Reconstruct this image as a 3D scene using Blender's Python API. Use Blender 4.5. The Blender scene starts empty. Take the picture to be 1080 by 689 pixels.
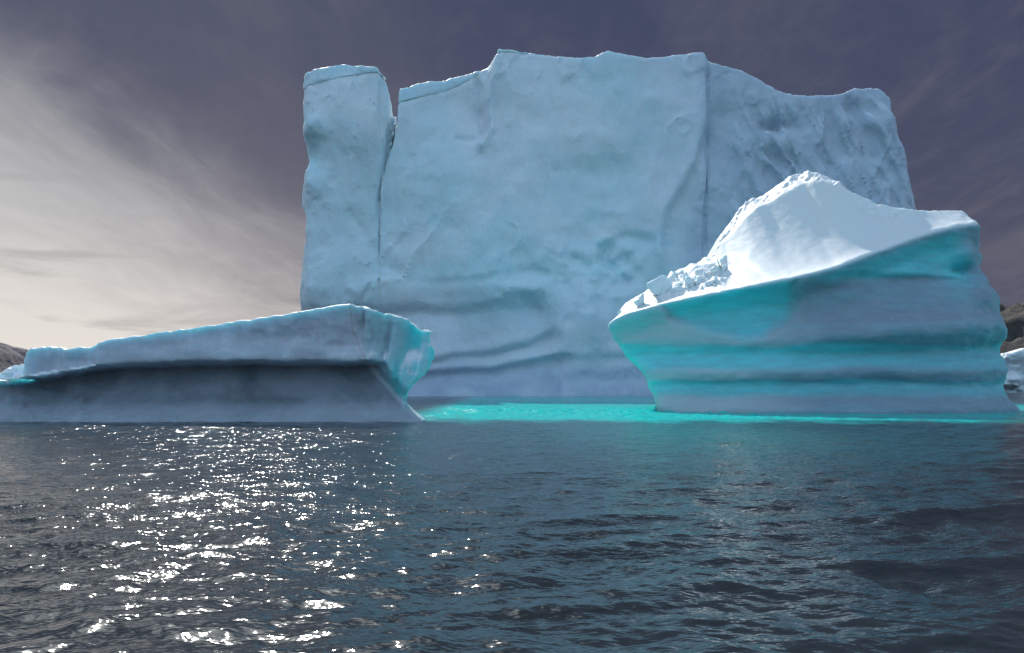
import bpy, math, random
import numpy as np
R = math.radians
sc = bpy.context.scene
COL = sc.collection
rng = np.random.default_rng(11)
random.seed(5)

# ------------------------------------------------------------------ camera numbers (survey of the photograph)
F = 935.0        # focal length in 1080-wide units
VH = 405.0       # horizon row
CH = 3.0         # height of the lens above the sea
def px(u, D): return (u - 540.0) / F * D
def pz(v, D): return CH + (VH - v) / F * D
SUN_AZ, SUN_EL = -19.0, 40.0     # degrees, azimuth from +Y towards +X

# ------------------------------------------------------------------ numpy helpers
def hash3(ix, iy, iz, seed):
    h = (ix.astype(np.uint32) * np.uint32(374761393) + iy.astype(np.uint32) * np.uint32(668265263)
         + iz.astype(np.uint32) * np.uint32(2147483647 ^ 0x1b873593) + np.uint32((seed * 974711) & 0xffffffff))
    h = (h ^ (h >> np.uint32(13))) * np.uint32(1274126177)
    h = (h ^ (h >> np.uint32(16))) * np.uint32(2246822519)
    h = h ^ (h >> np.uint32(15))
    return h.astype(np.float32) / np.float32(4294967295.0) * 2.0 - 1.0
def noise(x, y, z, seed=0):
    x, y, z = np.broadcast_arrays(np.asarray(x, np.float32), np.asarray(y, np.float32), np.asarray(z, np.float32))
    xf, yf, zf = np.floor(x), np.floor(y), np.floor(z)
    fx, fy, fz = x - xf, y - yf, z - zf
    ix, iy, iz = xf.astype(np.int64), yf.astype(np.int64), zf.astype(np.int64)
    fx = fx*fx*fx*(fx*(fx*6-15)+10); fy = fy*fy*fy*(fy*(fy*6-15)+10); fz = fz*fz*fz*(fz*(fz*6-15)+10)
    def c(a, b, d): return hash3(ix + a, iy + b, iz + d, seed)
    x00 = c(0,0,0)*(1-fx) + c(1,0,0)*fx; x10 = c(0,1,0)*(1-fx) + c(1,1,0)*fx
    x01 = c(0,0,1)*(1-fx) + c(1,0,1)*fx; x11 = c(0,1,1)*(1-fx) + c(1,1,1)*fx
    return (x00*(1-fy) + x10*fy)*(1-fz) + (x01*(1-fy) + x11*fy)*fz
def fbm(x, y, z, oct=4, seed=0, gain=0.5):
    s, a, f = 0.0, 1.0, 1.0
    for o in range(oct):
        s = s + a * noise(x*f + 13.7*o, y*f - 7.1*o, z*f + 3.3*o, seed + o); a *= gain; f *= 2.03
    return s
def sst(a, b, x):
    t = np.clip((x - a) / (b - a), 0, 1); return t*t*(3 - 2*t)
def smax(a, b, k):
    h = np.maximum(k - np.abs(a - b), 0) / k
    return np.maximum(a, b) + h*h*k*0.25
def smin(a, b, k): return -smax(-a, -b, k)
def gauss(x, y, cx, cy, sx, sy): return np.exp(-((x-cx)/sx)**2 - ((y-cy)/sy)**2)
def seg_dist(X, Y, pts):
    """distance to an open polyline, side sign of the nearest segment"""
    best = np.full(np.broadcast(X, Y).shape, 1e9, np.float32); side = np.zeros_like(best)
    for (x0, y0), (x1, y1) in zip(pts[:-1], pts[1:]):
        dx, dy = x1-x0, y1-y0
        t = np.clip(((X-x0)*dx + (Y-y0)*dy)/(dx*dx+dy*dy), 0, 1)
        d = np.hypot(X-(x0+t*dx), Y-(y0+t*dy))
        s = np.sign((X-x0)*dy - (Y-y0)*dx)
        m = d < best
        best = np.where(m, d, best); side = np.where(m, s, side)
    return best, side
def poly_sdf(X, Y, pts):
    pts = list(pts); n = len(pts)
    d = np.full(np.broadcast(X, Y).shape, 1e9, np.float32); ins = np.zeros(d.shape, bool)
    for i in range(n):
        (x0, y0), (x1, y1) = pts[i], pts[(i+1) % n]
        dx, dy = x1-x0, y1-y0
        t = np.clip(((X-x0)*dx + (Y-y0)*dy)/(dx*dx+dy*dy+1e-9), 0, 1)
        d = np.minimum(d, np.hypot(X-(x0+t*dx), Y-(y0+t*dy)))
        if y0 != y1:
            c = ((y0 > Y) != (y1 > Y)) & (X < dx*(Y-y0)/dy + x0)
            ins ^= c
    return np.where(ins, -d, d)
def interp(x, pts):
    p = np.array(sorted(pts), float); return np.interp(x, p[:,0], p[:,1])

def surface_nets(Fd, org, h):
    nx, ny, nz = Fd.shape
    ins = Fd < 0
    cnt = np.zeros((nx-1, ny-1, nz-1), np.uint8)
    for a in (0,1):
        for b in (0,1):
            for c in (0,1):
                cnt += ins[a:nx-1+a, b:ny-1+b, c:nz-1+c]
    act = (cnt > 0) & (cnt < 8)
    ci, cj, ck = np.nonzero(act)
    idx = np.full(act.shape, -1, np.int32); idx[ci, cj, ck] = np.arange(len(ci))
    acc = np.zeros((len(ci), 3), np.float64); num = np.zeros(len(ci))
    corners = [(a,b,c) for a in (0,1) for b in (0,1) for c in (0,1)]
    for p in corners:
        for ax in range(3):
            if p[ax] == 1: continue
            q = list(p); q[ax] = 1
            f0 = Fd[ci+p[0], cj+p[1], ck+p[2]]; f1 = Fd[ci+q[0], cj+q[1], ck+q[2]]
            m = (f0 < 0) != (f1 < 0)
            t = np.where(m, f0/np.where(m, f0-f1, 1), 0)
            pos = np.repeat(np.array([p], float), len(ci), 0); pos[:, ax] += t
            acc += pos*m[:, None]; num += m
    co = (acc/num[:, None] + np.stack([ci, cj, ck], 1))*h + np.array(org)
    quads = []
    for ax in range(3):
        sl0 = [slice(None)]*3; sl1 = [slice(None)]*3
        sl0[ax] = slice(0, -1); sl1[ax] = slice(1, None)
        a, b = ins[tuple(sl0)], ins[tuple(sl1)]
        e = np.stack(np.nonzero(a != b), 1); first_in = a[a != b]
        o1, o2 = (ax+1) % 3, (ax+2) % 3
        ok = (e[:, o1] > 0) & (e[:, o2] > 0) & (e[:, o1] < Fd.shape[o1]-1) & (e[:, o2] < Fd.shape[o2]-1)
        e, first_in = e[ok], first_in[ok]
        def cell(d1, d2):
            k = e.copy(); k[:, o1] += d1; k[:, o2] += d2
            return idx[k[:,0], k[:,1], k[:,2]]
        q = np.stack([cell(-1,-1), cell(0,-1), cell(0,0), cell(-1,0)], 1)
        q[~first_in] = q[~first_in][:, ::-1]
        quads.append(q)
    return co, np.concatenate(quads).astype(np.int32)
def vnormals(co, q):
    n = np.cross(co[q[:,2]]-co[q[:,0]], co[q[:,3]]-co[q[:,1]])
    vn = np.zeros_like(co)
    for k in range(4):
        for c in range(3): vn[:, c] += np.bincount(q[:, k], n[:, c], len(co))
    return vn/(np.linalg.norm(vn, axis=1, keepdims=True)+1e-12)
def relax(co, q, it=1, lam=0.5):
    for _ in range(it):
        s = np.zeros_like(co); n = np.zeros(len(co))
        for a, b in ((0,1),(1,2),(2,3),(3,0)):
            for i, j in ((a,b),(b,a)):
                n += np.bincount(q[:, i], minlength=len(co))
                for c in range(3): s[:, c] += np.bincount(q[:, i], co[q[:, j], c], len(co))
        co = co + lam*(s/np.maximum(n,1)[:, None] - co)
    return co

def make_obj(name, co, q, mat, attrs=None, parent=None, smooth=True):
    me = bpy.data.meshes.new(name)
    k = q.shape[1]
    me.vertices.add(len(co)); me.vertices.foreach_set('co', np.ascontiguousarray(co, np.float32).ravel())
    me.loops.add(q.size); me.loops.foreach_set('vertex_index', np.ascontiguousarray(q, np.int32).ravel())
    me.polygons.add(len(q))
    me.polygons.foreach_set('loop_start', np.arange(0, q.size, k, dtype=np.int32))
    me.polygons.foreach_set('loop_total', np.full(len(q), k, np.int32))
    me.polygons.foreach_set('use_smooth', np.full(len(q), smooth, bool))
    for an, av in (attrs or {}).items():
        at = me.attributes.new(an, 'FLOAT', 'POINT'); at.data.foreach_set('value', np.ascontiguousarray(av, np.float32))
    me.update(); me.validate()
    me.materials.append(mat)
    o = bpy.data.objects.new(name, me); COL.objects.link(o)
    if parent is not None:
        o.parent = parent; o.matrix_parent_inverse.identity()
        o.location = -np.array(parent.location)
    return o
def empty(name, loc, label, cat, group=None):
    o = bpy.data.objects.new(name, None); COL.objects.link(o)
    o.location = loc; o.empty_display_size = 1.0
    return tag(o, label, cat, group)
def tag(o, label, cat, group=None):
    o['label'] = label; o['category'] = cat
    if group: o['group'] = group
    return o

# ------------------------------------------------------------------ materials
class NT:
    def __init__(s, mat):
        mat.use_nodes = True; s.t = mat.node_tree; s.t.nodes.clear()
    def n(s, typ, **kw):
        nd = s.t.nodes.new(typ)
        for k, v in kw.items():
            if k.startswith('i_'): nd.inputs[k[2:].replace('_', ' ')].default_value = v
            else: setattr(nd, k, v)
        return nd
    def l(s, a, b): s.t.links.new(a, b)
    def val(s, sock, v):
        if isinstance(v, (int, float)): sock.default_value = v
        elif isinstance(v, (tuple, list)): sock.default_value = (*v, 1) if len(v) == 3 and sock.type == 'RGBA' else v
        else: s.l(v, sock)
    def m(s, op, a, b=0.0, c=0.0, clamp=False):
        nd = s.n('ShaderNodeMath', operation=op); nd.use_clamp = clamp
        for k, v in enumerate((a, b, c)): s.val(nd.inputs[k], v)
        return nd.outputs[0]
    def mix(s, f, a, b, blend='MIX'):
        nd = s.n('ShaderNodeMix', data_type='RGBA', blend_type=blend)
        s.val(nd.inputs[0], f); s.val(nd.inputs[6], a); s.val(nd.inputs[7], b)
        return nd.outputs[2]
    def ss(s, a, b, x):
        nd = s.n('ShaderNodeMapRange', interpolation_type='SMOOTHSTEP')
        s.val(nd.inputs[0], x); nd.inputs[1].default_value = a; nd.inputs[2].default_value = b
        return nd.outputs[0]
    def noise(s, vec, scale, detail=4, rough=0.55, dist=0.0):
        nd = s.n('ShaderNodeTexNoise'); s.l(vec, nd.inputs['Vector'])
        nd.inputs['Scale'].default_value = scale; nd.inputs['Detail'].default_value = detail
        nd.inputs['Roughness'].default_value = rough; nd.inputs['Distortion'].default_value = dist
        return nd.outputs['Fac']
    def scaled(s, vec, sc_, rot=(0,0,0)):
        nd = s.n('ShaderNodeMapping'); s.l(vec, nd.inputs[0]); nd.inputs['Scale'].default_value = sc_
        nd.inputs['Rotation'].default_value = rot
        return nd.outputs[0]

def ice_material(name, ice, clear, snow, sss=0.6, radius=(0.25, 1.1, 1.5), scale=1.0, det=1.0, bump=0.25, rough=0.5, streak=(1,1,0.15), spec=0.4, var=0.10, shade_col=(0.13, 0.155, 0.185), veins=0.5, scal=(1, 1, 1), scl=0.5):
    """attributes: clear (bubble-free blue ice), snow (white snow cover), grime (shade painted into the ice colour)"""
    m = bpy.data.materials.new(name); t = NT(m)
    co = t.n('ShaderNodeTexCoord').outputs['Object']
    ac = t.n('ShaderNodeAttribute', attribute_name='clear').outputs['Fac']
    asn = t.n('ShaderNodeAttribute', attribute_name='snow').outputs['Fac']
    ag = t.n('ShaderNodeAttribute', attribute_name='painted_shade').outputs['Fac']
    n1 = t.noise(co, 0.22*det, 6, 0.6, 0.6); n2 = t.noise(t.scaled(co, streak), 1.3*det, 6, 0.65)
    n3 = t.noise(co, 3.1*det, 8, 0.7)
    v = t.m('ADD', t.m('MULTIPLY', n1, 0.55), t.m('MULTIPLY', n2, 0.45))
    base = t.mix(t.ss(0.35, 0.68, v), [c*(1-var) for c in ice], [min(1, c*(1+0.5*var)) for c in ice])
    cl = t.m('MULTIPLY', ac, t.m('ADD', 0.72, t.m('MULTIPLY', t.ss(0.3, 0.7, n2), 0.4)), clamp=True)
    base = t.mix(cl, base, clear)
    base = t.mix(t.m('MULTIPLY', ag, t.m('ADD', 0.55, t.m('MULTIPLY', 0.45, t.ss(0.3, 0.75, n1))), clamp=True), base, shade_col)  # painted shade pulls the base colour towards a darker tone
    base = t.mix(asn, base, snow)
    f1 = t.m('ABSOLUTE', t.m('SUBTRACT', t.noise(t.scaled(co, (1, 1, 0.6), (0.3, 0.2, 0.5)), 0.16*det, 5, 0.55, 0.9), 0.5))
    f2 = t.m('ABSOLUTE', t.m('SUBTRACT', t.noise(t.scaled(co, (1, 1, 0.8), (0.9, 0.4, 0.1)), 0.33*det, 4, 0.5, 0.5), 0.5))
    vein = t.m('ADD', t.m('MULTIPLY', t.ss(0.008, 0.0, f1), 0.5), t.m('MULTIPLY', t.ss(0.006, 0.0, f2), 0.35))
    vein = t.m('MULTIPLY', vein, t.m('MULTIPLY', t.ss(0.38, 0.62, n2), t.m('SUBTRACT', 1.0, asn)))
    vein = t.m('MULTIPLY', vein, t.m('SUBTRACT', 1.0, ag, 0.0, True))
    base = t.mix(t.m('MULTIPLY', vein, veins), base, (0.85, 0.9, 0.93))
    p = t.n('ShaderNodeBsdfPrincipled'); p.subsurface_method = 'RANDOM_WALK'
    t.l(base, p.inputs['Base Color'])
    t.val(p.inputs['Subsurface Weight'], t.m('MULTIPLY', sss, t.m('SUBTRACT', 1.0, t.m('MULTIPLY', asn, 0.75))))
    p.inputs['Subsurface Radius'].default_value = radius; p.inputs['Subsurface Scale'].default_value = scale
    t.val(p.inputs['Roughness'], t.m('ADD', rough - 0.12, t.m('MULTIPLY', n3, 0.25)))
    p.inputs['IOR'].default_value = 1.31; p.inputs['Specular IOR Level'].default_value = spec
    n4 = t.noise(t.scaled(co, (1.0, 1.0, 0.09)), 5.0*det, 4, 0.6, 0.2)
    vo = t.n('ShaderNodeTexVoronoi', feature='F1')
    wv = t.n('ShaderNodeMix', data_type='VECTOR'); wv.inputs[0].default_value = 0.12
    nz = t.n('ShaderNodeTexNoise'); t.l(co, nz.inputs['Vector']); nz.inputs['Scale'].default_value = 0.9*det
    t.l(t.scaled(co, scal), wv.inputs[4]); 
    off = t.n('ShaderNodeVectorMath', operation='SCALE'); t.l(nz.outputs['Color'], off.inputs[0]); off.inputs[3].default_value = 14.0
    t.l(off.outputs[0], wv.inputs[5]); t.l(wv.outputs[1], vo.inputs['Vector']); vo.inputs['Scale'].default_value = 0.85*det
    sc_m = t.m('MULTIPLY', t.m('MULTIPLY', vo.outputs['Distance'], t.ss(0.42, 0.62, n1)), t.m('SUBTRACT', 1.0, asn))
    h = t.m('ADD', t.m('MULTIPLY', sc_m, scl), t.m('ADD', t.m('ADD', t.m('MULTIPLY', n4, 0.28), t.m('MULTIPLY', n2, 0.5)), t.m('MULTIPLY', n3, 0.22)), t.m('SUBTRACT', t.m('MULTIPLY', t.noise(co, 14*det, 5, 0.7), 0.08), t.m('MULTIPLY', vein, 0.25)))
    b = t.n('ShaderNodeBump'); t.val(b.inputs['Strength'], t.m('SUBTRACT', 0.9, t.m('MULTIPLY', asn, 0.55))); b.inputs['Distance'].default_value = bump
    t.l(h, b.inputs['Height']); t.l(b.outputs[0], p.inputs['Normal'])
    o = t.n('ShaderNodeOutputMaterial'); t.l(p.outputs[0], o.inputs['Surface'])
    return m

M_wall = ice_material('glacier_ice_wall', (0.80, 0.86, 0.92), (0.60, 0.82, 0.89), (0.82, 0.87, 0.9), sss=0.35, radius=(0.4, 0.9, 1.3), det=0.45, bump=0.55, var=0.06, scal=(1, 1, 0.6), scl=0.5, shade_col=(0.36, 0.45, 0.58), streak=(1, 1, 0.3))
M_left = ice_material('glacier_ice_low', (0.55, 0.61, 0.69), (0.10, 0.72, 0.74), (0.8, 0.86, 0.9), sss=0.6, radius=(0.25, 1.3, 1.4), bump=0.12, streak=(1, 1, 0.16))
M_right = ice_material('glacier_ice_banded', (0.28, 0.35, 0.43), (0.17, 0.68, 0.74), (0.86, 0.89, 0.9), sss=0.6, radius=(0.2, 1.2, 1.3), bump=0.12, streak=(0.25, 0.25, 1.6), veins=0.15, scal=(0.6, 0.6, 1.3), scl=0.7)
M_block = ice_material('broken_ice', (0.72, 0.82, 0.87), (0.3, 0.65, 0.7), (0.86, 0.89, 0.9), sss=0.4, radius=(0.1, 0.4, 0.5), bump=0.06)
M_snow = ice_material('packed_snow', (0.84, 0.88, 0.90), (0.6, 0.8, 0.83), (0.88, 0.9, 0.92), sss=0.2, radius=(0.1, 0.2, 0.25), bump=0.10, streak=(1, 1, 1))

def attrs(n, clear=None, snow=None, painted_shade=None):
    z = np.zeros(n, np.float32)
    return {'clear': z if clear is None else np.clip(clear, 0, 1), 'snow': z if snow is None else np.clip(snow, 0, 1),
            'painted_shade': z if painted_shade is None else np.clip(painted_shade, 0, 1)}
def grid(x0, x1, y0, y1, z0, z1, h):
    x = np.arange(x0, x1, h, dtype=np.float32); y = np.arange(y0, y1, h, dtype=np.float32); z = np.arange(z0, z1, h, dtype=np.float32)
    return x, y, z
def border(Fd):
    Fd[0]=Fd[-1]=1; Fd[:,0]=1; Fd[:,-1]=1; Fd[:,:,0]=1; Fd[:,:,-1]=1
    return Fd

# ================================================================== 1. the great flat-topped iceberg
def big_berg():
    D = 216.0; h = 0.5
    X, Y, Z = grid(-58, 112, 206, 292, -4, 87, h)
    x2, z2 = X[:, None], Z[None, :]
    lean = 0.07*np.clip(z2 - 5, 0, None)
    DE = D + 1.5 + lean + 0.0016*(np.clip(x2-20, 0, None))**1.9
    U = 540 + x2*F/DE; V = VH - (z2 - CH)*F/DE
    wu = U + 3.0*fbm(U*0.02, V*0.02, 1.5, 3, 3); wv = V + 3.0*fbm(U*0.02, V*0.02, 7.5, 3, 5)
    sil = [(305,450),(311,380),(313,325),(314,290),(318,250),(323,235),(317,215),(321,190),(326,170),(322,150),(320,120),(319,80),
           (332,77),(345,76),(365,72),(385,76),(403,79),(408,86),(413,97),(416,110),(417,123),(418.4,123),(418.6,110),(419,97),(440,90),(460,87),(480,83),(500,78),(515,74),(523,66),(526,56),
           (534,53),(545,54),(560,57),(580,60),(600,62),(625,64),(640,59),(660,62),(682,64),(700,60),(720,58),(740,59),(748,69),(775,75),(795,83),(812,93),
           (828,98),(850,99),(870,101),(885,98),(900,93),(928,92),(938,104),(944,125),(950,150),(958,190),(967,222),(978,300),(990,450)]
    ds = poly_sdf(U + 0.7*noise(V*0.11, U*0.11, 3.3, 9), V + 1.3*noise(U*0.09, V*0.02, 0.5, 8), sil)*D/F
    # front relief: + is away from the viewer
    Rf = lean + 0*U
    Rf = Rf + 2.2*fbm(U*0.008, V*0.008, 0.3, 4, 21)
    Rf = Rf + 5.0*sst(335, 312, U)**2                                  # flank of the pillar turns away
    Rf = Rf + 3.0*gauss(U, V, 326, 165, 12, 16) - 2.0*gauss(U, V, 332, 140, 12, 12) - 2.0*gauss(U, V, 330, 195, 14, 14)
    for sc_, sd, am in ((0.013, 201, 0.55), (0.028, 205, 0.35)):
        nn = fbm((U + 0.25*V)*sc_, V*sc_*0.55, 0.4, 4, sd, 0.5)
        Rf = Rf - am*np.exp(-(nn/0.045)**2)*sst(-0.25, 0.35, noise(U*0.011, V*0.011, 8.8, sd+9)) + 0.5*am*sst(-0.02, 0.02, nn)
    crack = [(417,100),(416,130),(410,160),(403,188),(400,215),(400,330),(400,460)]
    d, s = seg_dist(U, V, crack)
    Rf = Rf + 2.0*np.exp(-(d/2.0)**2)*sst(260, 150, V) + 1.2*np.exp(-(d/2.0)**2)*sst(330, 240, V)
    Rf = Rf - 1.8*np.exp(-(np.clip(400-U, 0, None)/50)**2)*(U < 405)*sst(330, 120, V)
    # recessed upper left panel with a fin on its right
    fin = [(526,40),(522,78),(513,108),(517,138),(505,158)]
    d, s = seg_dist(wu, wv, fin); rt = (U < 526)*sst(470, 520, U)
    Rf = Rf + 3.4*np.where(U < 470+0*U, 0.6*sst(415,470,U)+0.3, 1)*sst(190, 110, V)*(1 - sst(-4, 4, wu - interp(V, [(40,526),(78,522),(108,513),(138,517),(158,505)][::1] and [(40,526),(78,522),(108,513),(138,517),(158,505),(200,500)])))*sst(410, 425, U)
    Rf = Rf - 2.6*np.exp(-(d/5)**2)*sst(175, 150, V)
    Rf = Rf + 1.1*np.exp(-((wu - 504 - 0.12*(V-100))/3.5)**2)*sst(75, 95, V)*sst(170, 140, V)
    Rf = Rf + 0.8*np.exp(-((np.hypot(U-490, (V-128)*1.2)-26)/4)**2)*(V > 130)*(U > 480)
    # right panel set back behind a straight vertical seam
    seam = 745 + 1.0*noise(V*0.03, 0, 0, 31) - 3*sst(120, 300, V)
    Rf = Rf + 0.9*sst(-1.5, 2.5, U - seam)*sst(330, 200, V) + 1.6*np.exp(-((U-seam)/1.6)**2)*sst(320, 240, V)
    rid = [(746,100),(742,140),(733,172),(716,200),(703,224),(697,250),(700,275)]
    xr = interp(V, [(b, a) for a, b in rid]); gate = sst(95, 125, V)*sst(300, 255, V)
    Rf = Rf + gate*(1.4*sst(-4, 7, wu - xr)*sst(60, 20, U - xr) - 1.2*np.exp(-((wu-xr+6)/7)**2))
    # slanting flutes on the right panel
    q = (U - 0.45*V); rr = 1 - np.abs(noise(q*0.055 + 0.6*fbm(U*.02, V*.02, 4, 2, 71), V*0.010, 2.2, 41))*2
    r2 = 1 - np.abs(noise(q*0.12, V*0.02, 6.2, 43))*2
    fl = sst(755, 800, U)*sst(80, 130, V)*sst(360, 260, V)
    Rf = Rf - fl*(1.9*np.clip(rr, 0, 1) + 1.0*np.clip(r2, 0, 1))
    Rf = Rf + 4*gauss(U, V, 815, 135, 14, 7) + 2.2*gauss(U, V, 905, 118, 18, 10)
    Rf = Rf + 5*sst(930, 985, U)**2
    # stepped, wave-cut ledges low on the left
    bx = 584 + 22*sst(310, 245, V)**1.2*1.6 - 8*np.exp(-((V-330)/26)**2) + 3*noise(V*0.07, 1.1, 0, 51)
    left = 1 - sst(-11, 13, wu - bx)
    def ledge(pts, depth, fade, w=2.0, gt=left):
        vl = interp(U, pts) + 1.2*noise(U*0.05, 2.0, 0, int(depth*10))
        t = V - vl
        return gt*depth*sst(-w, w, t)*np.exp(-np.clip(t, 0, None)/fade)
    Rf = Rf + ledge([(410,292),(470,297),(520,293),(545,287),(560,284),(600,292)], 0.9, 18, 4.5)*sst(425, 470, U)
    Rf = Rf + ledge([(410,326),(480,326),(560,322),(590,326)], 1.8, 30, 7)
    Rf = Rf + ledge([(410,388),(460,379),(520,372),(560,362),(585,350)], 3.4, 16, 6.0)
    Rf = Rf + ledge([(410,400),(460,394),(520,390),(560,383),(590,378),(700,377)], 4.6, 16, 6.0, 1 - 0.75*sst(585, 610, U))
    Rf = Rf + 1.8*left*sst(300, 335, V)*sst(400, 350, V)
    Rf = Rf - 3.0*sst(398, 419, V)
    # buttress and broken patch beside the ledges
    Rf = Rf - 3.2*gauss(wu, wv, 612, 335, 26, 52) - 2.0*gauss(wu, wv, 560, 305, 40, 10)*left
    rough = gauss(U, V, 630, 285, 55, 45)
    Rf = Rf + rough*(2.2*np.abs(fbm(U*0.028, V*0.034, 9.1, 4, 61)) - 0.6)
    for pts, dep, w in (([(607,272),(622,282),(636,272),(652,286),(664,296)], 2.6, 3), ([(640,266),(648,254),(664,250),(684,254)], 3.0, 4),
                        ([(596,300),(606,318),(600,340)], 1.6, 3), ([(664,296),(640,310),(622,300)], 1.6, 3), ([(430,298),(390,260),(372,225)], 1.0, 4)):
        d, s = seg_dist(wu, wv, pts); Rf = Rf + 0.55*dep*np.exp(-(d/(1.5*w))**2)
    yf = D - 1 + 0.0016*(np.clip(x2-20, 0, None))**1.9 + Rf
    Fd = np.empty((len(X), len(Y), len(Z)), np.float32)
    for j, y in enumerate(Y):
        a = (yf - y).astype(np.float32)
        b = ds + 0.10*np.clip(y - yf, 0, None)
        Fd[:, j, :] = smax(smax(a, b, 0.7), y - 284 + 0*a, 5.0)
    xc = px(interp(V, [(b, a) for a, b in crack]), D); gap = 0.24*sst(235, 150, V) - 0.12
    root = empty('tabular_iceberg', (20, 240, 0), 'huge pale blue flat-topped iceberg with sheer wall and cracked-off pillar, towering behind the others', 'iceberg')
    cap_pts = [(300,99),(322,97),(360,90),(403,86),(412,90),(420,114),(445,106),(470,97),(500,84),(520,66),(527,61),(556,61),(578,62),(596,55),(620,40),(1200,-60)]
    cap_line = lambda u: interp(u, cap_pts)
    def build(name, Fp, parent, kind):
        co, q = surface_nets(border(Fp), (X[0], Y[0], Z[0]), h)
        co = relax(co, q, 1, 0.4)
        n = vnormals(co, q); x, y, z = co.T
        u = 540 + x*F/D; v = VH - (z-CH)*F/D
        amp = 0.10 + 0.16*sst(740, 800, u) + 0.22*gauss(u, v, 630, 285, 60, 50) + 0.2*sst(345, 325, u)
        d = amp*fbm(x*0.35, y*0.35, z*0.22, 5, 81, 0.6) + 0.08*fbm(x*0.9, y*0.9, z*0.14, 3, 83) + 0.5*fbm(x*0.07, y*0.07, z*0.07, 3, 85)
        if kind == 'never':
            g = np.exp(-((v - cap_line(u))/1.3)**2)*(u < 575)*(n[:,1] < -0.3)
            d = d - 0.7*g
        co = co + n*d[:, None]
        topn = sst(0.45, 0.8, n[:, 2])*(v < 130)
        clear = (0.8*(kind == 'cap')) + 0.6*sst(-0.15, 0.5, fbm(x*0.045, y*0.045, z*0.035, 4, 91)) + 0.6*sst(70, 0, v - 60 - 0*v)*0.3
        clear = clear + 0.8*gauss(u, v, 470, 290, 90, 18) + 0.9*(gauss(u, v, 655, 256, 40, 8) + gauss(u, v, 640, 280, 40, 12) + gauss(u, v, 815, 135, 20, 8)) + 0.8*gauss(u, v, 326, 160, 12, 30) + 0.35*gauss(u,v,500,240,110,70)
        clear = clear*(1 - 0.75*sst(700, 760, u))*(1 - 0.8*sst(335, 350, v))
        return make_obj(name, co, q, M_wall, attrs(len(co), 0.85*clear, topn, 0.28*sst(640, 740, u) + 0.5*sst(735, 755, u + 0.25*(v-180)*(v>180)) + 0.75*sst(375, 400, v) + 0.35*sst(290, 335, v)), parent)  # last attribute paints shade onto the right panel and the lower wall
    xg = X[:, None, None]
    cz_ = (V - cap_line(U))*D/F                     # >0 below the cap's underside
    capr = np.maximum(cz_, (U - 557)*D/F)
    up = sst(235, 150, V); lim = xc + 0.10*up - 0.7*(1 - up)
    body = np.maximum(Fd + 0.25*sst(0.15, -0.15, xg - xc[:, None, :]), lim[:, None, :] - xg)
    tuck = lambda A: np.maximum(A + (0.3*sst(0.3, -0.1, capr))[:A.shape[0], None, :], (-1.0 - capr)[:A.shape[0], None, :]).astype(np.float32)
    over = lambda A: np.maximum(A, capr[:A.shape[0], None, :]).astype(np.float32)
    build('ice_wall', tuck(body), root, 'wall')
    build('snow_cap', over(np.maximum(Fd, (xc + 0.10*up)[:, None, :] - xg))[: int((25 - X[0])/h)], root, 'cap')
    pil = np.maximum(Fd, xg - (xc - 0.10*up)[:, None, :])[: int((-10 - X[0])/h)]
    pb = build('ice_pillar', tuck(pil), root, 'wall')
    cp = build('snow_cap', over(pil), root, 'cap')
    cp.parent = pb; cp.location = (0, 0, 0)
    return root
big_berg()

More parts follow.
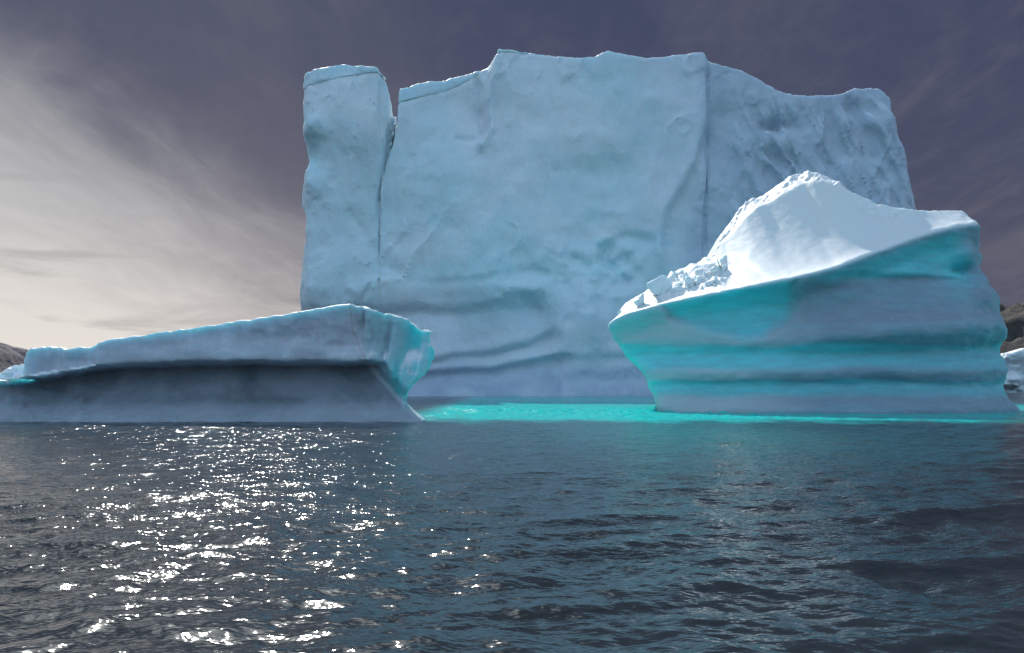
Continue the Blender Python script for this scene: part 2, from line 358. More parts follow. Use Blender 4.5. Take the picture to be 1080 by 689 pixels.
# ================================================================== 2. the wedge-shaped iceberg with blue bands
RB = {}
def right_berg():
    D = 96.0; h = 0.21
    X, Y, Z = grid(7, 64, 86, 138, -2.5, 32.5, h)
    x2, z2 = X[:, None], Z[None, :]
    DD = 96.0 + 0*x2
    U = 540 + x2*F/D + 0*z2; V = VH - (z2 - CH)*F/D + 0*x2
    # plan of the front, nearest in the middle
    plan = lambda x: 91.5 + 13.0*np.clip((36 - x)/24.5, 0, 1.2)**2 + 9*np.clip((x - 38)/21, 0, 1.2)**2
    DL, DR = 102.0, 97.5
    def S(u, v, dd): return (px(u, dd), pz(v, dd))
    sil = [S(696,450,DL),S(693,432,DL),S(690,420,DL),S(684,408,DL),S(680,395,DL),S(668,380,DL),S(658,372,DL),S(650,358,DL),S(643,347,DL),S(639,336,DL),
           S(660,322,DL),S(690,270,104),S(750,200,108),S(850,120,108),S(980,160,DR),
           S(1021,215,DR),S(1021,238,DR),S(1035,260,DR),S(1036,270,DR),S(1031,283,DR),S(1040,300,DR),S(1049,318,DR),S(1051,345,DR),S(1055,365,DR),S(1062,378,DR),S(1058,395,DR),S(1060,412,DR),S(1072,433,DR),S(1080,450,DR)]
    ds = poly_sdf(x2 + 0.22*fbm(z2*0.5, x2*0.1, 1, 3, 5), z2 + 0*x2, sil)
    # lip (front edge of the snow) and crest (ridge line) heights along x
    def lip_z(x):
        pts = [(640,337),(660,330),(690,322),(720,315),(760,307),(800,299),(840,291),(880,281),(920,266),(960,252),(985,244),(1003,239),(1021,236),(1035,235)]
        out = []
        for u, v in pts:
            dd = 100.0
            for _ in range(4): dd = plan(px(u, dd)) + 0.5
            out.append((px(u, dd), pz(v, dd)))
        return interp(x, out)
    DC = 108.0
    crest_pts = [(600,322),(660,320),(690,301),(720,286),(745,274),(752,268),(758,250),(765,242),(780,222),(792,211),(805,206),(820,195),(835,186),(850,181),(862,182),(880,190),(900,203),(920,212),(945,219),(970,222),(1000,222),(1030,223)]
    YC = ((600,107),(700,108),(757,108.6),(800,107.6),(840,105.4),(870,101.6),(900,98.2),(930,96.6),(960,96),(1000,97.5),(1030,98.5))
    def yc(x): return interp(x, [(px(u, d_), d_) for u, d_ in YC])
    def crest_z(x):
        out = []
        for u, v in crest_pts:
            dd = float(interp(u, YC))
            out.append((px(u, dd), pz(v, dd)))
        return interp(x, out)
    def top(x, y):
        pl = plan(x); lz = lip_z(x); cz = crest_z(x) ; c = yc(x)
        t = np.clip((y - pl)/(c - pl), 0, 1)
        rise = np.maximum(cz - lz, 0)
        e = 1.6 - 0.35*sst(38, 43, x)
        lw = sst(39.0, 36.5, x); q = np.clip(t/0.8, 0, 1)
        f1 = 0.12*t + 0.88*t**e; f2 = 0.87*(0.12*q + 0.88*q**1.6) + 0.13*np.clip((t - 0.8)/0.2, 0, 1)
        z = lz + (cz - lz)*(f1*(1 - lw) + f2*lw)
        back = np.clip(y - c, 0, None)
        z = z - 0.16*back - 0.010*back**2
        return z
    RB.update(plan=plan, lip=lip_z, top=top, yc=yc)
    # hull profile by height
    Rf = 0.5*fbm(U*0.012, V*0.012, 2.0, 3, 11)
    lipv = VH - (lip_z(x2) - CH)*F/plan(x2)
    vv = VH - (z2 - CH)*F/np.clip(plan(x2), 91, 104)
    below = vv - lipv
    wob = 3*noise(U*0.012, 0.4, 0, 12) + 1.2*noise(U*0.05, 0.4, 0, 13)
    Rf = Rf + 1.5*sst(2, 26, below)*sst(90, 40, below)
    Rf = Rf - 1.4*np.exp(-((vv - 352 + 0.03*(U-850) + wob)/16)**2)*sst(700, 900, U)
    Rf = Rf + 1.1*np.exp(-((vv - 372 + 0.02*(U-850) + wob)/9)**2)
    Rf = Rf - 0.5*np.exp(-((vv - 392 + wob)/8)**2)
    t = vv - 403 - wob*0.8
    Rf = Rf + 0.5*sst(-2.5, 3.5, t)*np.exp(-np.clip(t, 0, None)/10)
    t = vv - (290 + 0.02*(U - 950)) - wob
    Rf = Rf + 0.7*sst(-3, 3, t)*np.exp(-np.clip(t, 0, None)/14)*sst(850, 900, U)*sst(1040, 1000, U)
    Rf = Rf - 1.4*sst(414, 434, vv)
    # scooped shell under the lip
    shell = [(700,323),(745,311),(800,301),(830,295),(836,318),(826,338),(808,352),(785,358),(760,352),(735,346),(712,338)]
    dsh = poly_sdf(U + 4*noise(V*0.05, U*0.05, 2, 17), V + 4*noise(V*0.05, U*0.05, 9, 18), [(u, VH - (VH - v)*plan(px(u, 94))/D) for u, v in shell])
    Rf = Rf + 1.3*sst(3, -9, dsh)
    # right hand lobes
    Rf = Rf - 1.2*gauss(U, V, 1012, 268, 16, 12) + 1.5*gauss(U, V, 1010, 285, 12, 6) - 1.0*gauss(U, V, 1035, 315, 16, 18)
    yf = plan(x2) + Rf
    xl = px(interp(V, [(300,560),(322,655),(336,639),(347,643),(358,650),(372,658),(380,668),(395,680),(408,684),(420,690),(432,693),(450,697)]), 102.0)
    Fd = np.empty((len(X), len(Y), len(Z)), np.float32)
    for j, y in enumerate(Y):
        tp = top(X, y) + 0.55*np.abs(fbm(X*0.55, y*0.55, 0.2, 4, 79, 0.6))*sst(px(686, 103), px(706, 103), X)*sst(px(764, 103), px(750, 103), X)*sst(2.5, 4.5, y - plan(X)) + 0.03*fbm(X*0.3, y*0.3, 0.7, 3, 77)
        a = (yf - y).astype(np.float32)
        b = smax(a, ds + 0.02*np.clip(y - 104, 0, None), 1.6)
        b = smax(b, (xl + 0.16*(y - 102) - x2).astype(np.float32), 0.8)
        c = (z2 - tp[:, None])*0.8
        Fd[:, j, :] = smax(smax(b, c, 0.35), y - 134 + 0*a, 4)
    co, q = surface_nets(border(Fd), (X[0], Y[0], Z[0]), h)
    co = relax(co, q, 1, 0.45)
    n = vnormals(co, q); x, y, z = co.T
    u = 540 + x*F/y; v = VH - (z - CH)*F/y
    topm = sst(0.42, 0.62, n[:, 2])*(z > lip_z(x) - 1.2)
    tp_ = sst(-0.5, 0.1, z - (lip_z(x)))*(n[:,2] > -0.2)*(y > plan(x) - 0.4)
    snow = np.maximum(topm, tp_)
    # crest is broken snow, the bowl is wind-smoothed
    cr = np.exp(-((y - yc(x))/2.2)**2)*(z > lip_z(x) + 0.8)
    crl = cr*sst(48, 40, x)
    d = snow*0.035*noise(x*1.6 + 0.3*y, y*0.25, z*0.2, 71)*sst(690, 760, u) + (1 - snow)*(0.06*fbm(x*0.8, y*0.8, z*1.6, 4, 5, 0.55) + 0.10*fbm(x*0.15, y*0.15, z*0.8, 3, 6)) + snow*0.015*fbm(x*1.2, y*0.7, z*1.2, 3, 7)
    d = d + crl*0.12*fbm(x*0.9, y*0.9, z*0.9, 4, 8, 0.6)
    d = d + 0.12*sst(1000, 1025, u)*fbm(x*0.9, y*0.9, z*0.9, 4, 9)
    co = co + n*d[:, None]
    # bubble-free blue bands
    vb = v + 2.5*fbm(u*0.01, v*0.02, 0.3, 3, 31)
    lv = VH - (lip_z(x) - CH)*F/y
    clear = (0.88 - 0.38*sst(760, 1000, u))*sst(361, 368, vb)*sst(394, 384, vb)
    clear = clear + (0.78 - 0.28*sst(760, 1000, u))*sst(401, 404, vb)*sst(424, 412, vb)
    shp = poly_sdf(u + 3*noise(u*0.06, v*0.06, 1, 19), v + 3*noise(u*0.06, v*0.06, 4, 20), shell)
    clear = clear + sst(9, -9, shp)*(0.75 + 0.35*gauss(u, v, 788, 312, 60, 18))
    clear = clear + 0.8*sst(298, 286, vb + 0.03*(u - 950))*sst(0, 14, v - lv)*sst(830, 890, u)*sst(1030, 1000, u)
    clear = clear + 0.55*sst(712, 650, u)*(0.6 + 0.6*noise(u*0.05, v*0.03, 2, 21)) + 0.5*gauss(u, v, 1012, 290, 16, 20)
    clear = np.clip(clear, 0, 1.1) + 0.10*sst(0.0, 0.5, fbm(x*0.12, y*0.1, z*0.9, 3, 33))
    root = empty('wedge_iceberg', (38, 108, 0), 'wedge-shaped iceberg on the right with turquoise bands and sunlit snow on its back', 'iceberg')
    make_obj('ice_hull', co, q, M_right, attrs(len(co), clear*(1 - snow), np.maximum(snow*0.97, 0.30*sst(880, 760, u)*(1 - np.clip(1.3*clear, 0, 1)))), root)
    # broken snow along the ridge, a crust of its own
    X, Y, Z = grid(px(748, 106), px(925, 101), 94, 111, 14, 33.5, 0.16)
    Fd = np.empty((len(X), len(Y), len(Z)), np.float32); z2 = Z[None, :]
    gx, gy = np.meshgrid(X, Y, indexing='ij')
    tp = top(gx, gy); ru = fbm(gx*0.9, gy*0.9, 0.3, 4, 55, 0.6); c_ = yc(X)
    wid = interp(X, [(px(u_, 104), w) for u_, w in ((756,0.0),(763,1.6),(800,2.1),(850,1.8),(870,1.1),(905,0.6),(922,0.1))])
    for j, y in enumerate(Y):
        hgt = (0.36 + 0.26*ru[:, j])*sst(1.0, 0.3, np.abs(y - c_ + 0.9)/np.maximum(wid, 0.05)) - 0.25
        t_ = (tp[:, j] + hgt)[:, None]
        Fd[:, j, :] = np.maximum(z2 - t_, (tp[:, j] - 0.9)[:, None] - z2)*0.7 + np.where((np.abs(y - c_ + 0.9) > wid + 0.4) | (wid < 0.06), 1.0, 0.0)[:, None]
    co, q = surface_nets(border(Fd), (X[0], Y[0], Z[0]), 0.16)
    co = relax(co, q, 1, 0.4); n = vnormals(co, q)
    co = co + n*(0.10*fbm(co[:,0]*2.2, co[:,1]*2.2, co[:,2]*2.2, 3, 57))[:, None]
    make_obj('snow_crest', co, q, M_snow, attrs(len(co), None, np.ones(len(co))), root)
    return root
RIGHT = right_berg()

# ================================================================== 3. the long low iceberg on the left
def left_berg():
    D = 71.0; h = 0.135
    X, Y, Z = grid(-58, -5.5, 66.5, 88, -1.5, 10.6, h)
    x2, z2 = X[:, None], Z[None, :]
    U = 540 + x2*F/D + 0*z2; V = VH - (z2 - CH)*F/D + 0*x2
    wn = 1.5*fbm(U*0.03, V*0.03, 3.3, 3, 5)
    sil = [(-500,470),(-500,399),(-60,402),(0,401),(18,396),(22,372),(26,367),(45,365),(70,367),(90,365),(97,361),(110,358),(150,352),(200,345),(260,336),(310,329),(350,322),(370,319.5),
           (374,323),(395,326),(412,329),(425,333),(434,340),(438,345),(446,344.5),(454,346),(448,350),(450,358),(454,368),(455,376),(450,387),(442,397),(431,408),(425,416),(423,428),(425,436),(428,450),(428,470)]
    # body of the berg, seen edge-on: the end beyond the corner turns away
    ds = poly_sdf(U + 1.2*noise(V*0.12, 1.5, 0, 3)*(U > 380), V + 0.8*noise(U*0.14, 0.5, 0, 2) , sil)*D/F
    corner = interp(V, [(300,370),(322,370),(345,371),(372,381),(392,394),(410,410),(446,444)])
    e = np.clip(U - corner, 0, None)*D/F
    Rf = 0.35*fbm(U*0.015, V*0.02, 1.1, 3, 7) + 0.75*e*(1 - 0.2*sst(0, 6, e))
    uc = interp(U, [(-100,396),(0,402),(60,393),(100,387),(150,383),(280,381),(372,381),(600,381)]) + 1.0*noise(U*0.03, 3, 0, 9)
    t = V - uc; toe = interp(V, [(300,0),(381,0),(400,0.15),(418,0.5),(432,1.1),(446,2.2),(470,2.6)])
    fade = np.exp(-(e/0.8)**2)
    yfoot = 71.2 + 0.35*fbm(U*0.015, V*0.02, 1.1, 3, 7) + 2.8*sst(-2.0, 6.0, t) - toe*1.6
    Rf = Rf + fade*(2.8*sst(-2.0, 6.0, t) - toe*1.6)
    Rf = Rf + 0.25*np.exp(-((V - 352 - 0.02*U)/14)**2)
    # fluted far-left section set back behind a step
    st = sst(100.5, 97.0, U + 0.6*noise(V*.1, 2, 0, 4))*sst(-1, 1, uc - V - 1.5)
    Rf = Rf + 0.45*st + st*0.34*noise(U*0.16 + 0.02*V, V*0.012, 0.6, 14)
    # flutes of the broken end
    Rf = Rf + sst(0.2, 1.0, e)*(0.55*noise((U + 0.12*V)*0.085, V*0.012, 3.1, 15) + 0.35*noise((U + 0.12*V)*0.19, V*0.03, 5.1, 16))
    yf = 71.2 + Rf
    yb = interp(U, [(-200,84),(200,84),(330,82),(400,78.6),(430,76.9),(470,75.8)])
    Fd = np.empty((len(X), len(Y), len(Z)), np.float32)
    # foot of the front running out to the right at the waterline
    foot = [(300,470),(300,384),(376,384),(390,400),(402,412),(416,425),(430,436),(446,447),(462,470)]
    df = poly_sdf(U, V, foot)*D/F
    yf2 = yfoot + 0*U
    for j, y in enumerate(Y):
        a = (yf - y).astype(np.float32)
        b = smax(smax(a, ds + 0.10*np.clip(y - yf, 0, None), 0.25), (y - yb).astype(np.float32), 1.2)
        f = smax(smax((yf2 - y).astype(np.float32), df, 0.5), y - 77.0 + 0*a, 1.0)
        Fd[:, j, :] = smin(b, f, 0.5)
    root = empty('low_iceberg', (-25, 75, 0), 'long low grey-blue iceberg, undercut along its front and glowing turquoise at its broken end', 'iceberg')
    def build(name, Fp):
     co, q = surface_nets(border(Fp), (X[0], Y[0], Z[0]), h)
     co = relax(co, q, 1, 0.4)
     n = vnormals(co, q); x, y, z = co.T
     u = 540 + x*F/y; v = VH - (z - CH)*F/y
     ec = u - interp(v, [(300,370),(322,370),(345,371),(372,381),(392,394),(410,410),(446,444)])
     d = 0.05*fbm(x*1.0, y*1.0, z*1.0, 4, 5, 0.6) + 0.07*fbm(x*1.6, y*1.6, z*0.25, 4, 6)*(0.4 + sst(0, 10, ec) + sst(100, 90, u)) + 0.05*fbm(x*0.4, y*0.4, z*1.5, 3, 9)
     co = co + n*d[:, None]
     snow = sst(0.4, 0.7, n[:, 2])*(v < np.where(u < 90, 407, 395))*(y > 70)
     snow = np.maximum(snow, 0.6*sst(44, 8, u + 4*noise(v*0.3, u*0.1, 1, 3))*sst(408, 401, v + 0.1*u)*sst(390, 397, v))
     rim = sst(14, 0, v - interp(u, [(22,366),(98,360),(150,352),(260,336),(370,320),(395,326),(425,333),(440,348)]) + 5*noise(x*2.2, 0, z*0.4, 44))
     clear = 0.1*rim + 1.0*sst(400, 434, u + 0.35*(v-370))*sst(-1, 8, ec)*sst(432, 420, v)*(0.6 + 0.4*noise(x*1.5, 1, z*0.3, 24)) + 0.2*sst(370, 400, u)*sst(0, 8, ec) + 0.12*sst(0.0, 0.6, fbm(x*0.2, y*0.2, z*0.8, 3, 23))*(v<382)
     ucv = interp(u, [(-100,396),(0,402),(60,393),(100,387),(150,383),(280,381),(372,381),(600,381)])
     painted_shade = 0.22*sst(0, 6, ec)*(1 - sst(418, 445, u)) + (1.05 + 0.1*sst(200, 20, u))*sst(-1, 7, v - ucv)*sst(4, -6, ec)*(1 - 0.45*sst(418, 436, v))  # shade under the overhang painted in, end face toned down a little
     make_obj(name, co, q, M_left, attrs(len(co), clear*(1-snow), snow, painted_shade), root)
    # the long ridge and the broken end meet along a real fracture
    xcut = px(corner + 1.5, D + 1.0)[:, None, :] if corner.ndim == 2 else px(corner + 1.5, D + 1.0)
    xg = X[:, None, None]
    build('ice_ridge', np.maximum(Fd, xg - xcut).astype(np.float32))
    build('broken_end', np.maximum(Fd + 0.13*sst(0.1, -0.1, xg - xcut), xcut - 0.5 - xg).astype(np.float32))
    return root
LEFT = left_berg()

# ================================================================== broken pieces
def chunk_mesh(seed, size, spiky=0.25):
    r = np.random.default_rng(seed)
    import bmesh
    bm = bmesh.new()
    for _ in range(14):
        p = r.normal(size=3); p /= np.linalg.norm(p)
        bm.verts.new((p*np.array(size)*(0.8 + 0.35*r.random()))/2)
    bmesh.ops.convex_hull(bm, input=bm.verts)
    bmesh.ops.triangulate(bm, faces=bm.faces)
    bmesh.ops.bevel(bm, geom=list(bm.edges), offset=0.06*min(size), segments=1, affect='EDGES')
    bmesh.ops.triangulate(bm, faces=bm.faces)
    bmesh.ops.subdivide_edges(bm, edges=bm.edges, cuts=2, use_grid_fill=True)
    bmesh.ops.triangulate(bm, faces=bm.faces)
    co = np.array([v.co for v in bm.verts]); bm.verts.index_update()
    q = np.array([[v.index for v in f.verts] for f in bm.faces], np.int32); bm.free()
    nn = co/(np.linalg.norm(co, axis=1, keepdims=True)+1e-9)
    k = 2.2/max(size)
    co = co + nn*(0.09*min(size)*fbm(co[:,0]*k*2+seed, co[:,1]*k*2, co[:,2]*k*2, 4, seed))[:, None]
    return co, q
def chunk(name, seed, size, loc, rot, label, cat, group, mat=None):
    co, q = chunk_mesh(seed, size)
    o = make_obj(name, co, q, mat or M_block, attrs(len(co), 0.3*np.ones(len(co)), 0.55*np.ones(len(co))))
    o.location = loc; o.rotation_euler = rot
    return tag(o, label, cat, group)
def on_right(u, dback):
    x = px(u, 102.0)
    for _ in range(4):
        y = RB['plan'](x) + dback; x = px(u, y)
    return float(x), float(y), float(RB['top'](np.array([x]), y)[0])
g = 'ice blocks lying on the wedge iceberg'
x, y, z = on_right(697, 4.5)
chunk('ice_block', 3, (3.6, 2.6, 3.0), (x, y, z+1.0), (0.2, 0.35, 0.4), 'largest broken ice block, an angular upright lump on the banded iceberg\'s snowy ledge', 'ice block', g)
x, y, z = on_right(676, 2.4)
chunk('ice_block', 8, (2.6, 2.0, 2.0), (x, y, z+0.55), (0.1, 0.2, 1.0), 'small pointed ice block nearest the left tip of the turquoise-banded iceberg', 'ice block', g)
protos = []
for k in range(72):
    u = 694 + 72*random.random()**0.9
    db = 3.2 + 6.6*random.random()
    s = 0.45 + 1.25*random.random()**2.0
    x, y, z = on_right(u, db)
    loc = (x, y, z + 0.16*s)
    rot = (random.random()*6, random.random()*6, random.random()*6)
    if k < 6:
        o = chunk('ice_chunk', 40+k, (s*1.3, s, s*0.9), loc, rot, 'small white lump of broken ice in the rubble heap behind the largest ice block', 'ice chunk', 'ice rubble heaped on the ledge')
        protos.append((o, s))
    else:
        p, ps = protos[k % 6]; o = p.copy(); COL.objects.link(o)
        o.location = loc; o.rotation_euler = rot; f = s/ps; o.scale = (f, f, f)

# ================================================================== small far bergs
def small_berg(name, D, sil, depth, h, label, seed, mat=None, parent=None):
    xs = [px(u, D) for u, v in sil]; zs = [pz(v, D) for u, v in sil]
    X, Y, Z = grid(min(xs)-3*h, max(xs)+3*h, D-3*h-0.25*depth, D+depth*1.2, min(zs)-2*h, max(zs)+4*h, h)
    x2, z2 = X[:, None], Z[None, :]
    k = 1.0/depth
    ds = poly_sdf(x2 + 0.03*depth*fbm(z2*k*4, x2*k*4, 1, 3, seed), z2 + 0.02*depth*fbm(x2*k*5, z2*k, 2, 3, seed+1), list(zip(xs, zs)))
    yf = D + 0.16*depth*fbm(x2*k*2.5, z2*k*5, 1, 4, seed+2)
    Fd = np.empty((len(X), len(Y), len(Z)), np.float32)
    for j, y in enumerate(Y):
        Fd[:, j, :] = smax(smax((yf - y).astype(np.float32), ds + 0.12*np.clip(y-yf,0,None), 0.08*depth), y - D - depth + 0*ds, 0.2*depth)
    co, q = surface_nets(border(Fd), (X[0], Y[0], Z[0]), h)
    co = relax(co, q, 2, 0.4)
    n = vnormals(co, q)
    co = co + n*(0.03*depth*fbm(co[:,0]*k*5, co[:,1]*k*5, co[:,2]*k*5, 4, seed+3))[:, None]
    o = make_obj(name, co, q, mat or M_wall, attrs(len(co), 0.3+0.3*noise(co[:,0]*k*4, co[:,1]*k*4, co[:,2]*k*9, seed), sst(0.35, 0.65, n[:,2])), parent)
    return tag(o, label, 'iceberg')
small_berg('distant_iceberg', 300.0, [(1046,424),(1050,388),(1056,372),(1066,371),(1076,368),(1090,365),(1120,369),(1150,380),(1170,400),(1176,424)], 22, 0.45,
           'small snow-topped iceberg at the right edge, low in front of the brown hillside', 301)
small_berg('ice_floe', 84.0, [(-40,425),(-30,402),(-12,397),(4,391),(14,386),(22,383),(30,386),(40,400),(46,425)], 2.6, 0.09,
           'small pale tilted ice slab peeping over the left end of the long low iceberg', 351)

# ================================================================== hills
def rock_material(name, a, b, c):
    m = bpy.data.materials.new(name); t = NT(m)
    co = t.n('ShaderNodeTexCoord').outputs['Object']
    n1 = t.noise(co, 0.012, 8, 0.65, 0.5); n2 = t.noise(co, 0.06, 8, 0.7); n3 = t.noise(t.scaled(co, (1,1,5)), 0.02, 6, 0.6)
    base = t.mix(t.ss(0.4, 0.62, n1), a, b); base = t.mix(t.m('MULTIPLY', t.ss(0.5, 0.72, n3), t.ss(0.45, 0.6, n2)), base, c)
    p = t.n('ShaderNodeBsdfPrincipled'); t.l(base, p.inputs['Base Color']); p.inputs['Roughness'].default_value = 0.9
    bp = t.n('ShaderNodeBump'); bp.inputs['Distance'].default_value = 14; t.l(t.m('ADD', n2, n1), bp.inputs['Height']); t.l(bp.outputs[0], p.inputs['Normal'])
    o = t.n('ShaderNodeOutputMaterial'); t.l(p.outputs[0], o.inputs[0])
    return m
def hill(name, D, crest, depth, seed, mat):
    us = np.linspace(crest[0][0], crest[-1][0], 260); X = px(us, D+depth*0.5); cz = pz(interp(us, crest), D+depth*0.5)
    T = np.linspace(0, 1, 120)
    gx, gt = np.meshgrid(X, T, indexing='ij')
    gy = D + gt*depth
    prof = np.where(gt < 0.5, np.sin(gt*math.pi)**1.1, np.sin(np.clip(gt,0,1)*math.pi))
    r = 1 - np.abs(fbm(gx*0.006, gy*0.006, 1.0, 5, seed, 0.55))
    gz = cz[:, None]*prof*(0.9 + 0.1*r*1.0) + 0.10*cz[:, None]*np.sin(gt*math.pi)*fbm(gx*0.02, gy*0.02, 3.0, 4, seed+1) - 3
    co = np.stack([gx, gy, gz], -1).reshape(-1, 3); n1, n2 = gx.shape
    i = (np.arange(n1-1)[:, None]*n2 + np.arange(n2-1)[None, :]).ravel()
    q = np.stack([i, i+n2, i+n2+1, i+1], 1).astype(np.int32)
    o = make_obj(name, co, q, mat); o['kind'] = 'structure'; return o
M_rb = rock_material('brown_rock', (0.050, 0.043, 0.039), (0.085, 0.074, 0.066), (0.15, 0.135, 0.12))
M_rp = rock_material('hazed_rock', (0.125, 0.11, 0.13), (0.165, 0.145, 0.165), (0.19, 0.17, 0.18))  # distance haze is mixed into this rock colour
hill('hillside', 1500.0, [(700,404),(850,396),(960,362),(1010,338),(1047,324),(1080,315),(1130,304),(1250,285),(1400,280),(1700,300),(2000,330),(2300,404)], 900, 401, M_rb)
hill('hillside', 2200.0, [(-900,404),(-600,360),(-300,330),(-120,345),(-60,352),(-20,358),(0,363),(8,367),(16,373),(21,382),(30,392),(60,403)], 900, 431, M_rp)

# ================================================================== the sea
def sea():
    def axis(lim, fine, n_lin, g):
        a = [0.0]; s = fine
        while a[-1] < lim:
            if a[-1] > n_lin: s = max(fine, (a[-1]-n_lin)*g + fine)
            a.append(a[-1] + s)
        return np.array(a)
    xp = axis(6000, 0.07, 8, 0.0125); X = np.concatenate([-xp[:0:-1], xp])
    y = [5.0]
    while y[-1] < 9000: y.append(y[-1] + (max(0.045, min(0.0062*y[-1], 0.2)) if y[-1] < 130 else 0.2 + 0.011*(y[-1] - 130)))
    yb = [5.0]
    while yb[-1] > -3000: yb.append(yb[-1] - max(0.3, 0.25*(5.3-yb[-1])))
    Y = np.array(yb[:0:-1] + y)
    gx, gy = np.meshgrid(X, Y, indexing='ij')
    sx = np.gradient(X)[:, None]; sy = np.gradient(Y)[None, :]
    sp = np.maximum(sx + 0*sy, sy + 0*sx)
    z = np.zeros_like(gx); r = np.random.default_rng(77)
    wx = gx + 0.5*fbm(gx*0.15, gy*0.15, 0.1, 2, 501); wy = gy + 0.5*fbm(gx*0.15, gy*0.15, 5.1, 2, 502)
    gust = np.clip(0.85 + 0.75*fbm(gx*0.035, gy*0.05, 2.0, 3, 503), 0.3, 1.6)
    gust = gust*(1 + 0.9*sst(72, 80, gy)*sst(135, 115, gy)*sst(-10, -6, gx)*sst(34, 14, gx))*(1 - 0.15*sst(35, 50, gy)*sst(74, 68, gy))
    lost = np.zeros_like(z)
    for k in range(64):
        lam = 0.26*(3.6/0.26)**(k/63.0)
        th = R(100) + r.normal()*R(58)
        kx, ky = math.cos(th)*2*math.pi/lam, math.sin(th)*2*math.pi/lam
        amp = 0.0031*lam**0.72*(0.6 + 0.8*r.random())
        att = sst(2.0, 4.0, lam/sp)
        lost += (1 - att)*0.5*(amp*2*math.pi/lam)**2
        if not att.any(): continue
        s = np.sin(wx*kx + wy*ky + r.random()*6.28)
        z += att*amp*gust*(2*((s+1)*0.5)**1.5 - 1)
    # a steeper wavelet on the right, as in the picture
    z += 0.24*np.exp(-((gx-11.5 - 0.35*(gy-21))/3.5)**2)*np.exp(-((gy-20.5-0.2*(gx-11))/0.55)**2)
    z += 0.15*np.exp(-((gx-9)/3)**2)*np.exp(-((gy-15.2-0.25*(gx-9))/0.45)**2)
    co = np.stack([gx, gy, z], -1).reshape(-1, 3); n1, n2 = gx.shape
    i = (np.arange(n1-1)[:, None]*n2 + np.arange(n2-1)[None, :]).ravel()
    q = np.stack([i, i+n2, i+n2+1, i+1], 1).astype(np.int32)
    # pale submerged ice close under the surface
    wob = 2.0*fbm(gx*0.06, gy*0.03, 0.2, 3, 61)
    near = interp(gx, [(-14,78),(-8,72),(-2,70.5),(10,70),(25,70.5),(45,71),(60,73),(75,80)]) + wob
    gl = sst(-5.0, 9.0, gy - near + 3.0*fbm(gx*0.4, gy*0.25, 0.9, 3, 62))*sst(-12, -7, gx)*sst(95, 70, gx)*sst(235, 200, gy)
    gl = np.maximum(gl, 0.22*sst(25, 60, gy)*gauss(gx, gy, 10, 50, 9, 30))
    m = bpy.data.materials.new('sea_water'); t = NT(m)
    geo = t.n('ShaderNodeTexCoord').outputs['Object']
    ag = t.n('ShaderNodeAttribute', attribute_name='shallow').outputs['Fac']
    n1 = t.noise(t.scaled(geo, (1.0, 1.6, 1.0), (0,0,R(8))), 2.2, 2, 0.45, 0.4)
    n2 = t.noise(t.scaled(geo, (1.0, 1.5, 1.0), (0,0,R(-12))), 7.5, 1, 0.4, 0.3)
    n3 = t.noise(geo, 0.18, 3, 0.5)
    body = t.mix(ag, (0.017, 0.024, 0.028), t.mix(t.ss(0.35, 0.65, n1), (0.01, 0.44, 0.41), (0.03, 0.60, 0.56)))
    p = t.n('ShaderNodeBsdfPrincipled'); t.l(body, p.inputs['Base Color'])
    p.inputs['Roughness'].default_value = 0.085; p.inputs['IOR'].default_value = 1.42
    t.val(p.inputs['Specular IOR Level'], t.m('SUBTRACT', 0.55, t.m('MULTIPLY', ag, 0.45)))
    hgt = t.m('ADD', t.m('MULTIPLY', n1, 0.30), t.m('MULTIPLY', n2, 0.10))
    b = t.n('ShaderNodeBump'); b.inputs['Strength'].default_value = 1.0; t.l(hgt, b.inputs['Height'])
    t.val(b.inputs['Distance'], t.m('MULTIPLY', t.m('ADD', 0.45, n3), t.m('ADD', 0.11, t.m('ADD', t.m('MULTIPLY', 0.05, ag), t.m('MULTIPLY', 1.4, t.n('ShaderNodeAttribute', attribute_name='chop').outputs['Fac'])))))
    t.l(b.outputs[0], p.inputs['Normal'])
    o = t.n('ShaderNodeOutputMaterial'); t.l(p.outputs[0], o.inputs[0])
    ob = make_obj('sea_water', co, q, m, {'shallow': gl.ravel(), 'chop': np.sqrt(lost).ravel()})
    ob['kind'] = 'structure'
sea()

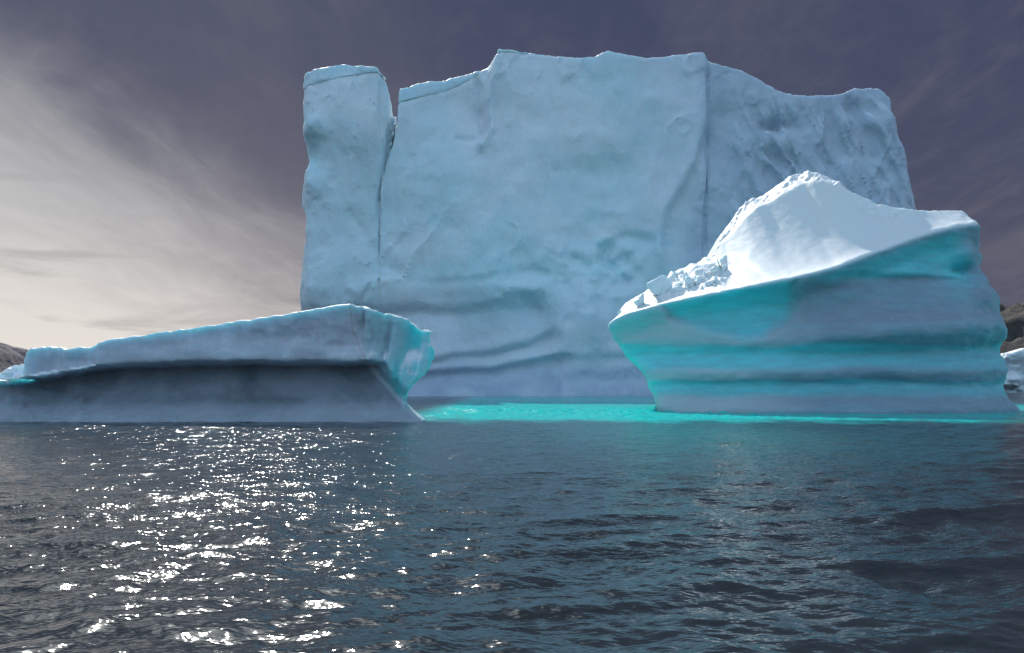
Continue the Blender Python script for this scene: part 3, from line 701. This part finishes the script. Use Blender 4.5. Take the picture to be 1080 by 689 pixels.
# ================================================================== sky, sun, camera
def world():
    w = bpy.data.worlds.new('World'); sc.world = w; t = NT(w)
    sky = t.n('ShaderNodeTexSky'); sky.sky_type = 'NISHITA'; sky.sun_disc = False
    sky.sun_elevation = R(SUN_EL); sky.sun_rotation = R(SUN_AZ); sky.dust_density = 1.5; sky.air_density = 1.0
    d = t.n('ShaderNodeTexCoord').outputs['Generated']
    sep = t.n('ShaderNodeSeparateXYZ'); t.l(d, sep.inputs[0]); x, y, z = sep.outputs
    az = t.m('MULTIPLY', t.m('ARCTAN2', x, y), 57.2958)
    el = t.m('MULTIPLY', t.m('ARCSINE', z), 57.2958)
    # high thin cloud, laid out on a flat ceiling overhead
    zc = t.m('MAXIMUM', t.m('ADD', z, 0.12), 0.05)
    cv = t.n('ShaderNodeCombineXYZ'); t.l(t.m('DIVIDE', x, zc), cv.inputs[0]); t.l(t.m('DIVIDE', y, zc), cv.inputs[1])
    pl = cv.outputs[0]
    st = t.noise(t.scaled(pl, (0.9, 0.35, 1), (0,0,R(35))), 1.6, 7, 0.62, 0.8)
    st2 = t.noise(t.scaled(pl, (1.6, 0.5, 1), (0,0,R(-20))), 3.0, 7, 0.65, 0.6)
    # storm grey base
    grad = t.ss(0.0, 24.0, el)
    low = t.mix(t.ss(-25, 25, az), (0.30, 0.27, 0.29), (0.105, 0.108, 0.155))
    high = t.mix(t.ss(-30, 10, az), (0.080, 0.092, 0.148), (0.056, 0.068, 0.128))
    base = t.mix(t.m('POWER', grad, 0.55), low, high)
    base = t.mix(t.m('MULTIPLY', t.ss(0.42, 0.78, st), 0.55), base, (0.145, 0.142, 0.18))
    base = t.mix(t.m('MULTIPLY', t.ss(0.5, 0.75, st2), t.m('MULTIPLY', t.ss(5, 28, az), 0.4)), base, (0.165, 0.15, 0.185))
    mot = t.noise(t.scaled(pl, (1.0, 0.6, 1), (0,0,R(15))), 7.0, 6, 0.6, 0.4)
    base = t.mix(t.m('MULTIPLY', t.ss(0.42, 0.75, mot), 0.15), base, (0.19, 0.185, 0.225))
    # bright sheet low on the left, its upper edge slanting down to the right
    w_ = t.m('SUBTRACT', t.m('SUBTRACT', 17.6, t.m('MULTIPLY', t.m('ADD', az, 30.0), 0.60)), el)
    w_ = t.m('ADD', w_, t.m('MULTIPLY', t.m('SUBTRACT', st, 0.5), 11.0))
    w_ = t.m('ADD', w_, t.m('MULTIPLY', t.m('SUBTRACT', st2, 0.5), 5.0))
    veil = t.m('MULTIPLY', t.ss(-5.0, 13.0, w_), t.m('MULTIPLY', t.ss(15, -11, az), t.ss(-110, -60, az)))
    edge = t.m('MULTIPLY', t.ss(-3.5, 4.5, w_), t.m('MULTIPLY', t.ss(5, -18, az), t.ss(-110, -60, az)))
    base = t.mix(t.m('MULTIPLY', edge, 0.35), base, (0.38, 0.37, 0.39))
    base = t.mix(veil, base, t.mix(t.ss(1, 14, el), (0.80, 0.75, 0.70), (0.56, 0.56, 0.57)))
    band = t.m('MULTIPLY', t.ss(0.50, 0.70, t.noise(t.scaled(d, (1.2, 1.2, 9.0), (R(4),0,0)), 3.2, 6, 0.6, 0.5)), veil)
    base = t.mix(t.m('MULTIPLY', band, 0.55), base, (0.36, 0.34, 0.34))
    # glare round the sun, high above
    sdn = t.n('ShaderNodeVectorMath', operation='DOT_PRODUCT'); t.l(d, sdn.inputs[0])
    sdn.inputs[1].default_value = (math.sin(R(SUN_AZ))*math.cos(R(SUN_EL)), math.cos(R(SUN_AZ))*math.cos(R(SUN_EL)), math.sin(R(SUN_EL)))
    base = t.mix(t.ss(math.cos(R(16.5)), math.cos(R(5)), sdn.outputs['Value']), base, (1.45, 1.55, 1.6))
    # the rest of the sky, behind and above the viewer: broken bright cloud over blue
    cl = t.ss(0.40, 0.62, st)
    back = t.mix(1.0, t.mix(cl, sky.outputs[0], (5.4, 8.0, 10.4)), t.mix(t.ss(40, 85, el), t.mix(t.ss(0, 28, el), (0.5, 0.5, 0.5), (1.75, 1.75, 1.75)), (0.55, 0.55, 0.55)), 'MULTIPLY')
    fr = t.ss(-0.15, 0.55, y)
    fr = t.m('MULTIPLY', fr, t.ss(95, 65, el))
    col = t.mix(fr, back, t.mix(1.0, base, (10, 10, 10), 'MULTIPLY'))
    bg = t.n('ShaderNodeBackground'); t.l(col, bg.inputs[0]); bg.inputs[1].default_value = 0.1
    o = t.n('ShaderNodeOutputWorld'); t.l(bg.outputs[0], o.inputs[0])
world()
sun = bpy.data.lights.new('sun', 'SUN'); sun.energy = 5.0; sun.angle = R(0.5); sun.color = (1.0, 0.96, 0.90)
so = bpy.data.objects.new('sun', sun); COL.objects.link(so)
from mathutils import Vector
sd = Vector((math.sin(R(SUN_AZ))*math.cos(R(SUN_EL)), math.cos(R(SUN_AZ))*math.cos(R(SUN_EL)), math.sin(R(SUN_EL))))
so.rotation_euler = sd.to_track_quat('Z', 'Y').to_euler(); so.location = sd*100

cam = bpy.data.cameras.new('camera'); co_ = bpy.data.objects.new('camera', cam); COL.objects.link(co_)
cam.sensor_width = 36; cam.lens = 36*F/1080; cam.shift_y = (VH - 344.5)/1080; cam.clip_end = 30000; cam.clip_start = 0.1
co_.location = (0, 0, CH); co_.rotation_euler = (R(90), 0, 0)
sc.camera = co_
sc.render.engine = 'CYCLES'
sc.view_settings.view_transform = 'Standard'; sc.view_settings.look = 'None'; sc.view_settings.gamma = 1; sc.view_settings.exposure = 0.0
sc.cycles.max_bounces = 8; sc.cycles.diffuse_bounces = 3; sc.cycles.glossy_bounces = 3
sc.cycles.sample_clamp_indirect = 6.0
sc.cycles.use_denoising = True
